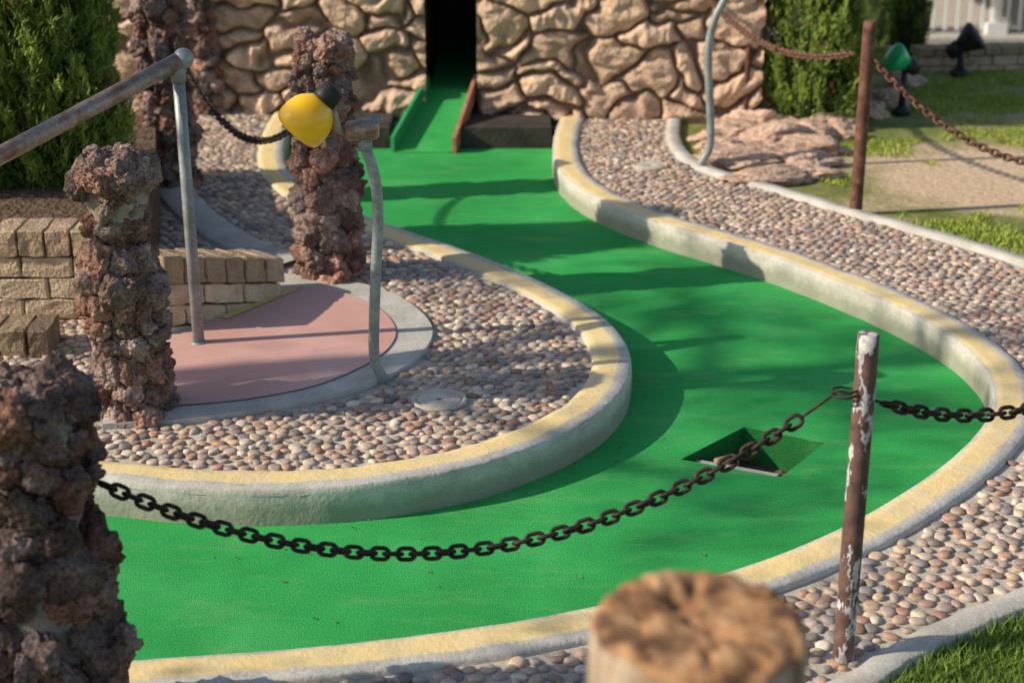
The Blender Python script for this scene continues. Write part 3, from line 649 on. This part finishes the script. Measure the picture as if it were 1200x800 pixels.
# ------------------------------------------------------------------ foreground log post
def log():
    V=[];F=[];seg=96; cx,cy,zt,r0=.215,1.62,1.275,.126
    rings=[(z,1) for z in np.linspace(0.0,zt-.03,40)]
    allr=rings+[(zt-.018,.99),(zt-.006,.96),(zt,.90),(zt,.84),(zt,.76),(zt,.66),(zt,.54),(zt,.42),(zt,.3),(zt,.18),(zt,.07)]
    for (z,s) in allr:
        for j in range(seg):
            a=2*math.pi*j/seg; p=Vector((math.cos(a),math.sin(a),0))
            crack=max(0,.09-abs(noise.noise(Vector((p.x*2.2,p.y*2.2,z*.25)))))*.35
            r=r0*s*(1+.05*noise.noise(p*1.5)+.020*noise.noise(Vector((p.x*9,p.y*9,z*1.5)))-crack*(.9 if s>.8 else .3))
            zz=z
            if s<.98: zz+= .012*noise.noise(Vector((p.x*s*2.2,p.y*s*2.2,5)))+.005*noise.noise(Vector((p.x*s*7,p.y*s*7,2)))-.012*max(0,.07-abs(noise.noise(Vector((p.x*s*1.8,p.y*s*1.8,8)))))/.07-.014*(1-min(1,s/.7))
            V.append((cx+r*math.cos(a),cy+r*math.sin(a),zz))
    n=len(allr)
    for i in range(n-1):
        for j in range(seg):
            k=(j+1)%seg; F.append((i*seg+j,i*seg+k,(i+1)*seg+k,(i+1)*seg+j))
    F.append(tuple((n-1)*seg+j for j in range(seg)))
    pymesh('log_post',V,F,m_stump,True)
log()
# ------------------------------------------------------------------ shade trees out to the left
def tree(tx,ty,z_lo,z_hi,reach,nl,perlimb,leaves,spread,seed):
    r_=np.random.default_rng(seed); rd=random.Random(seed)
    tr=empty('shade_tree'); m=8
    tube('trunk',[(tx+.06*math.sin(i*1.7),ty+.05*math.cos(i*2.1),z_hi*i/m) for i in range(m+1)],[.2*(1-.85*i/m) for i in range(m+1)],m_bark,16,tr,wob=.2)
    lt=[]
    for i in range(nl):
        z=z_lo+(z_hi-z_lo)*.85*i/nl; a=i*2.4+seed; l=reach*rd.uniform(.7,1.1)*(1 if i<nl*.6 else .75)
        tipp=Vector((tx+l*math.cos(a),ty+l*math.sin(a),z+.5*rd.uniform(.4,1.2)))
        tube('limb',[(tx,ty,z),(tx+.5*l*math.cos(a),ty+.5*l*math.sin(a),z+.2),tipp],[.05,.03,.01],m_bark,8,tr)
        for k in range(perlimb): lt.append(Vector((tx,ty,z+.2)).lerp(tipp,rd.uniform(.4,1.1))+Vector(r_.normal(0,.16,3)))
    n=len(lt)*leaves; cen=np.repeat(np.array([q[:] for q in lt]),leaves,0)+r_.normal(0,spread,(n,3))
    d1=r_.normal(size=(n,3)); d1/=np.linalg.norm(d1,axis=1)[:,None]; d2=np.cross(d1,r_.normal(size=(n,3))); d2/=np.linalg.norm(d2,axis=1)[:,None]
    v=np.stack([cen-d1*.04,cen+d2*.02,cen+d1*.04,cen-d2*.02],1)
    npmesh('leaves',v,np.arange(4*n).reshape(-1,4),m_leaf,np.repeat(r_.uniform(.6,1.2,(n,1))*np.array((.06,.12,.02)),4,0),False,tr)
tree(-6.2,1.20,1.9,4.3,1.15,15,5,85,.15,3)
tree(-9.2,3.75,5.2,6.9,1.15,9,3,60,.12,5)
# fallen leaf litter
n=150; lpnt=np.stack([rng.uniform(-1.4,2.2,n*4),rng.uniform(3.4,8.5,n*4)],1); lpnt=lpnt[in_poly(lpnt,lane2)&(dist_line(lpnt,L[::3])<.25)][:n//2]
lp2_=np.stack([rng.uniform(-1.5,2.6,n*3),rng.uniform(3,8.5,n*3)],1); lp2_=lp2_[in_poly(lp2_,lane2)][:n//3]
lpnt=np.concatenate([lpnt,lp2_]); lpnt=lpnt[~in_poly(lpnt,[(p.x,p.y) for p in hole])]; n=len(lpnt); a=rng.uniform(0,6.28,n); s_=rng.uniform(.003,.009,n)
dx=np.stack([np.cos(a)*s_,np.sin(a)*s_],1); dy=np.stack([-np.sin(a)*s_*.5,np.cos(a)*s_*.5],1)
q4=np.stack([lpnt-dx,lpnt+dy,lpnt+dx,lpnt-dy],1); zz=np.tile(np.array([.003,.006,.004,.006]),(n,1))[...,None]
npmesh('leaf_litter',np.concatenate([q4,zz],2),np.arange(4*n).reshape(-1,4),m_leaf,np.repeat(rng.uniform(.6,1.3,(n,1))*np.array((.22,.13,.06)),4,0),False)
# ------------------------------------------------------------------ light, sky, camera
EL,AZ=30,11
s=Vector((-math.cos(math.radians(AZ))*math.cos(math.radians(EL)),-math.sin(math.radians(AZ))*math.cos(math.radians(EL)),math.sin(math.radians(EL))))
sd=bpy.data.lights.new('sun','SUN'); sd.energy=5.0; sd.angle=math.radians(.5); sd.color=(1,.89,.72)
so=bpy.data.objects.new('sun',sd); scene.collection.objects.link(so); so.rotation_euler=s.to_track_quat('Z','Y').to_euler(); so.location=(-8,-2,8)
w=bpy.data.worlds.new('World'); scene.world=w; w.use_nodes=True; nt=w.node_tree; bg=nt.nodes['Background']
sk=nt.nodes.new('ShaderNodeTexSky'); sk.sky_type='NISHITA'; sk.sun_disc=False; sk.sun_elevation=math.radians(EL); sk.sun_rotation=math.radians(270-AZ)
nt.links.new(sk.outputs[0],bg.inputs[0]); bg.inputs[1].default_value=.14
cd=bpy.data.cameras.new('camera'); cam=bpy.data.objects.new('camera',cd); scene.collection.objects.link(cam)
cam.location=(0,0,H); cam.rotation_euler=(math.radians(90)-PITCH,0,0); cd.lens=57; cd.sensor_width=36; cd.clip_end=1500; cd.clip_start=.05
cd.dof.use_dof=True; cd.dof.focus_distance=4.7; cd.dof.aperture_fstop=3.0
scene.camera=cam
scene.view_settings.view_transform='Standard'; scene.view_settings.look='None'; scene.view_settings.exposure=0
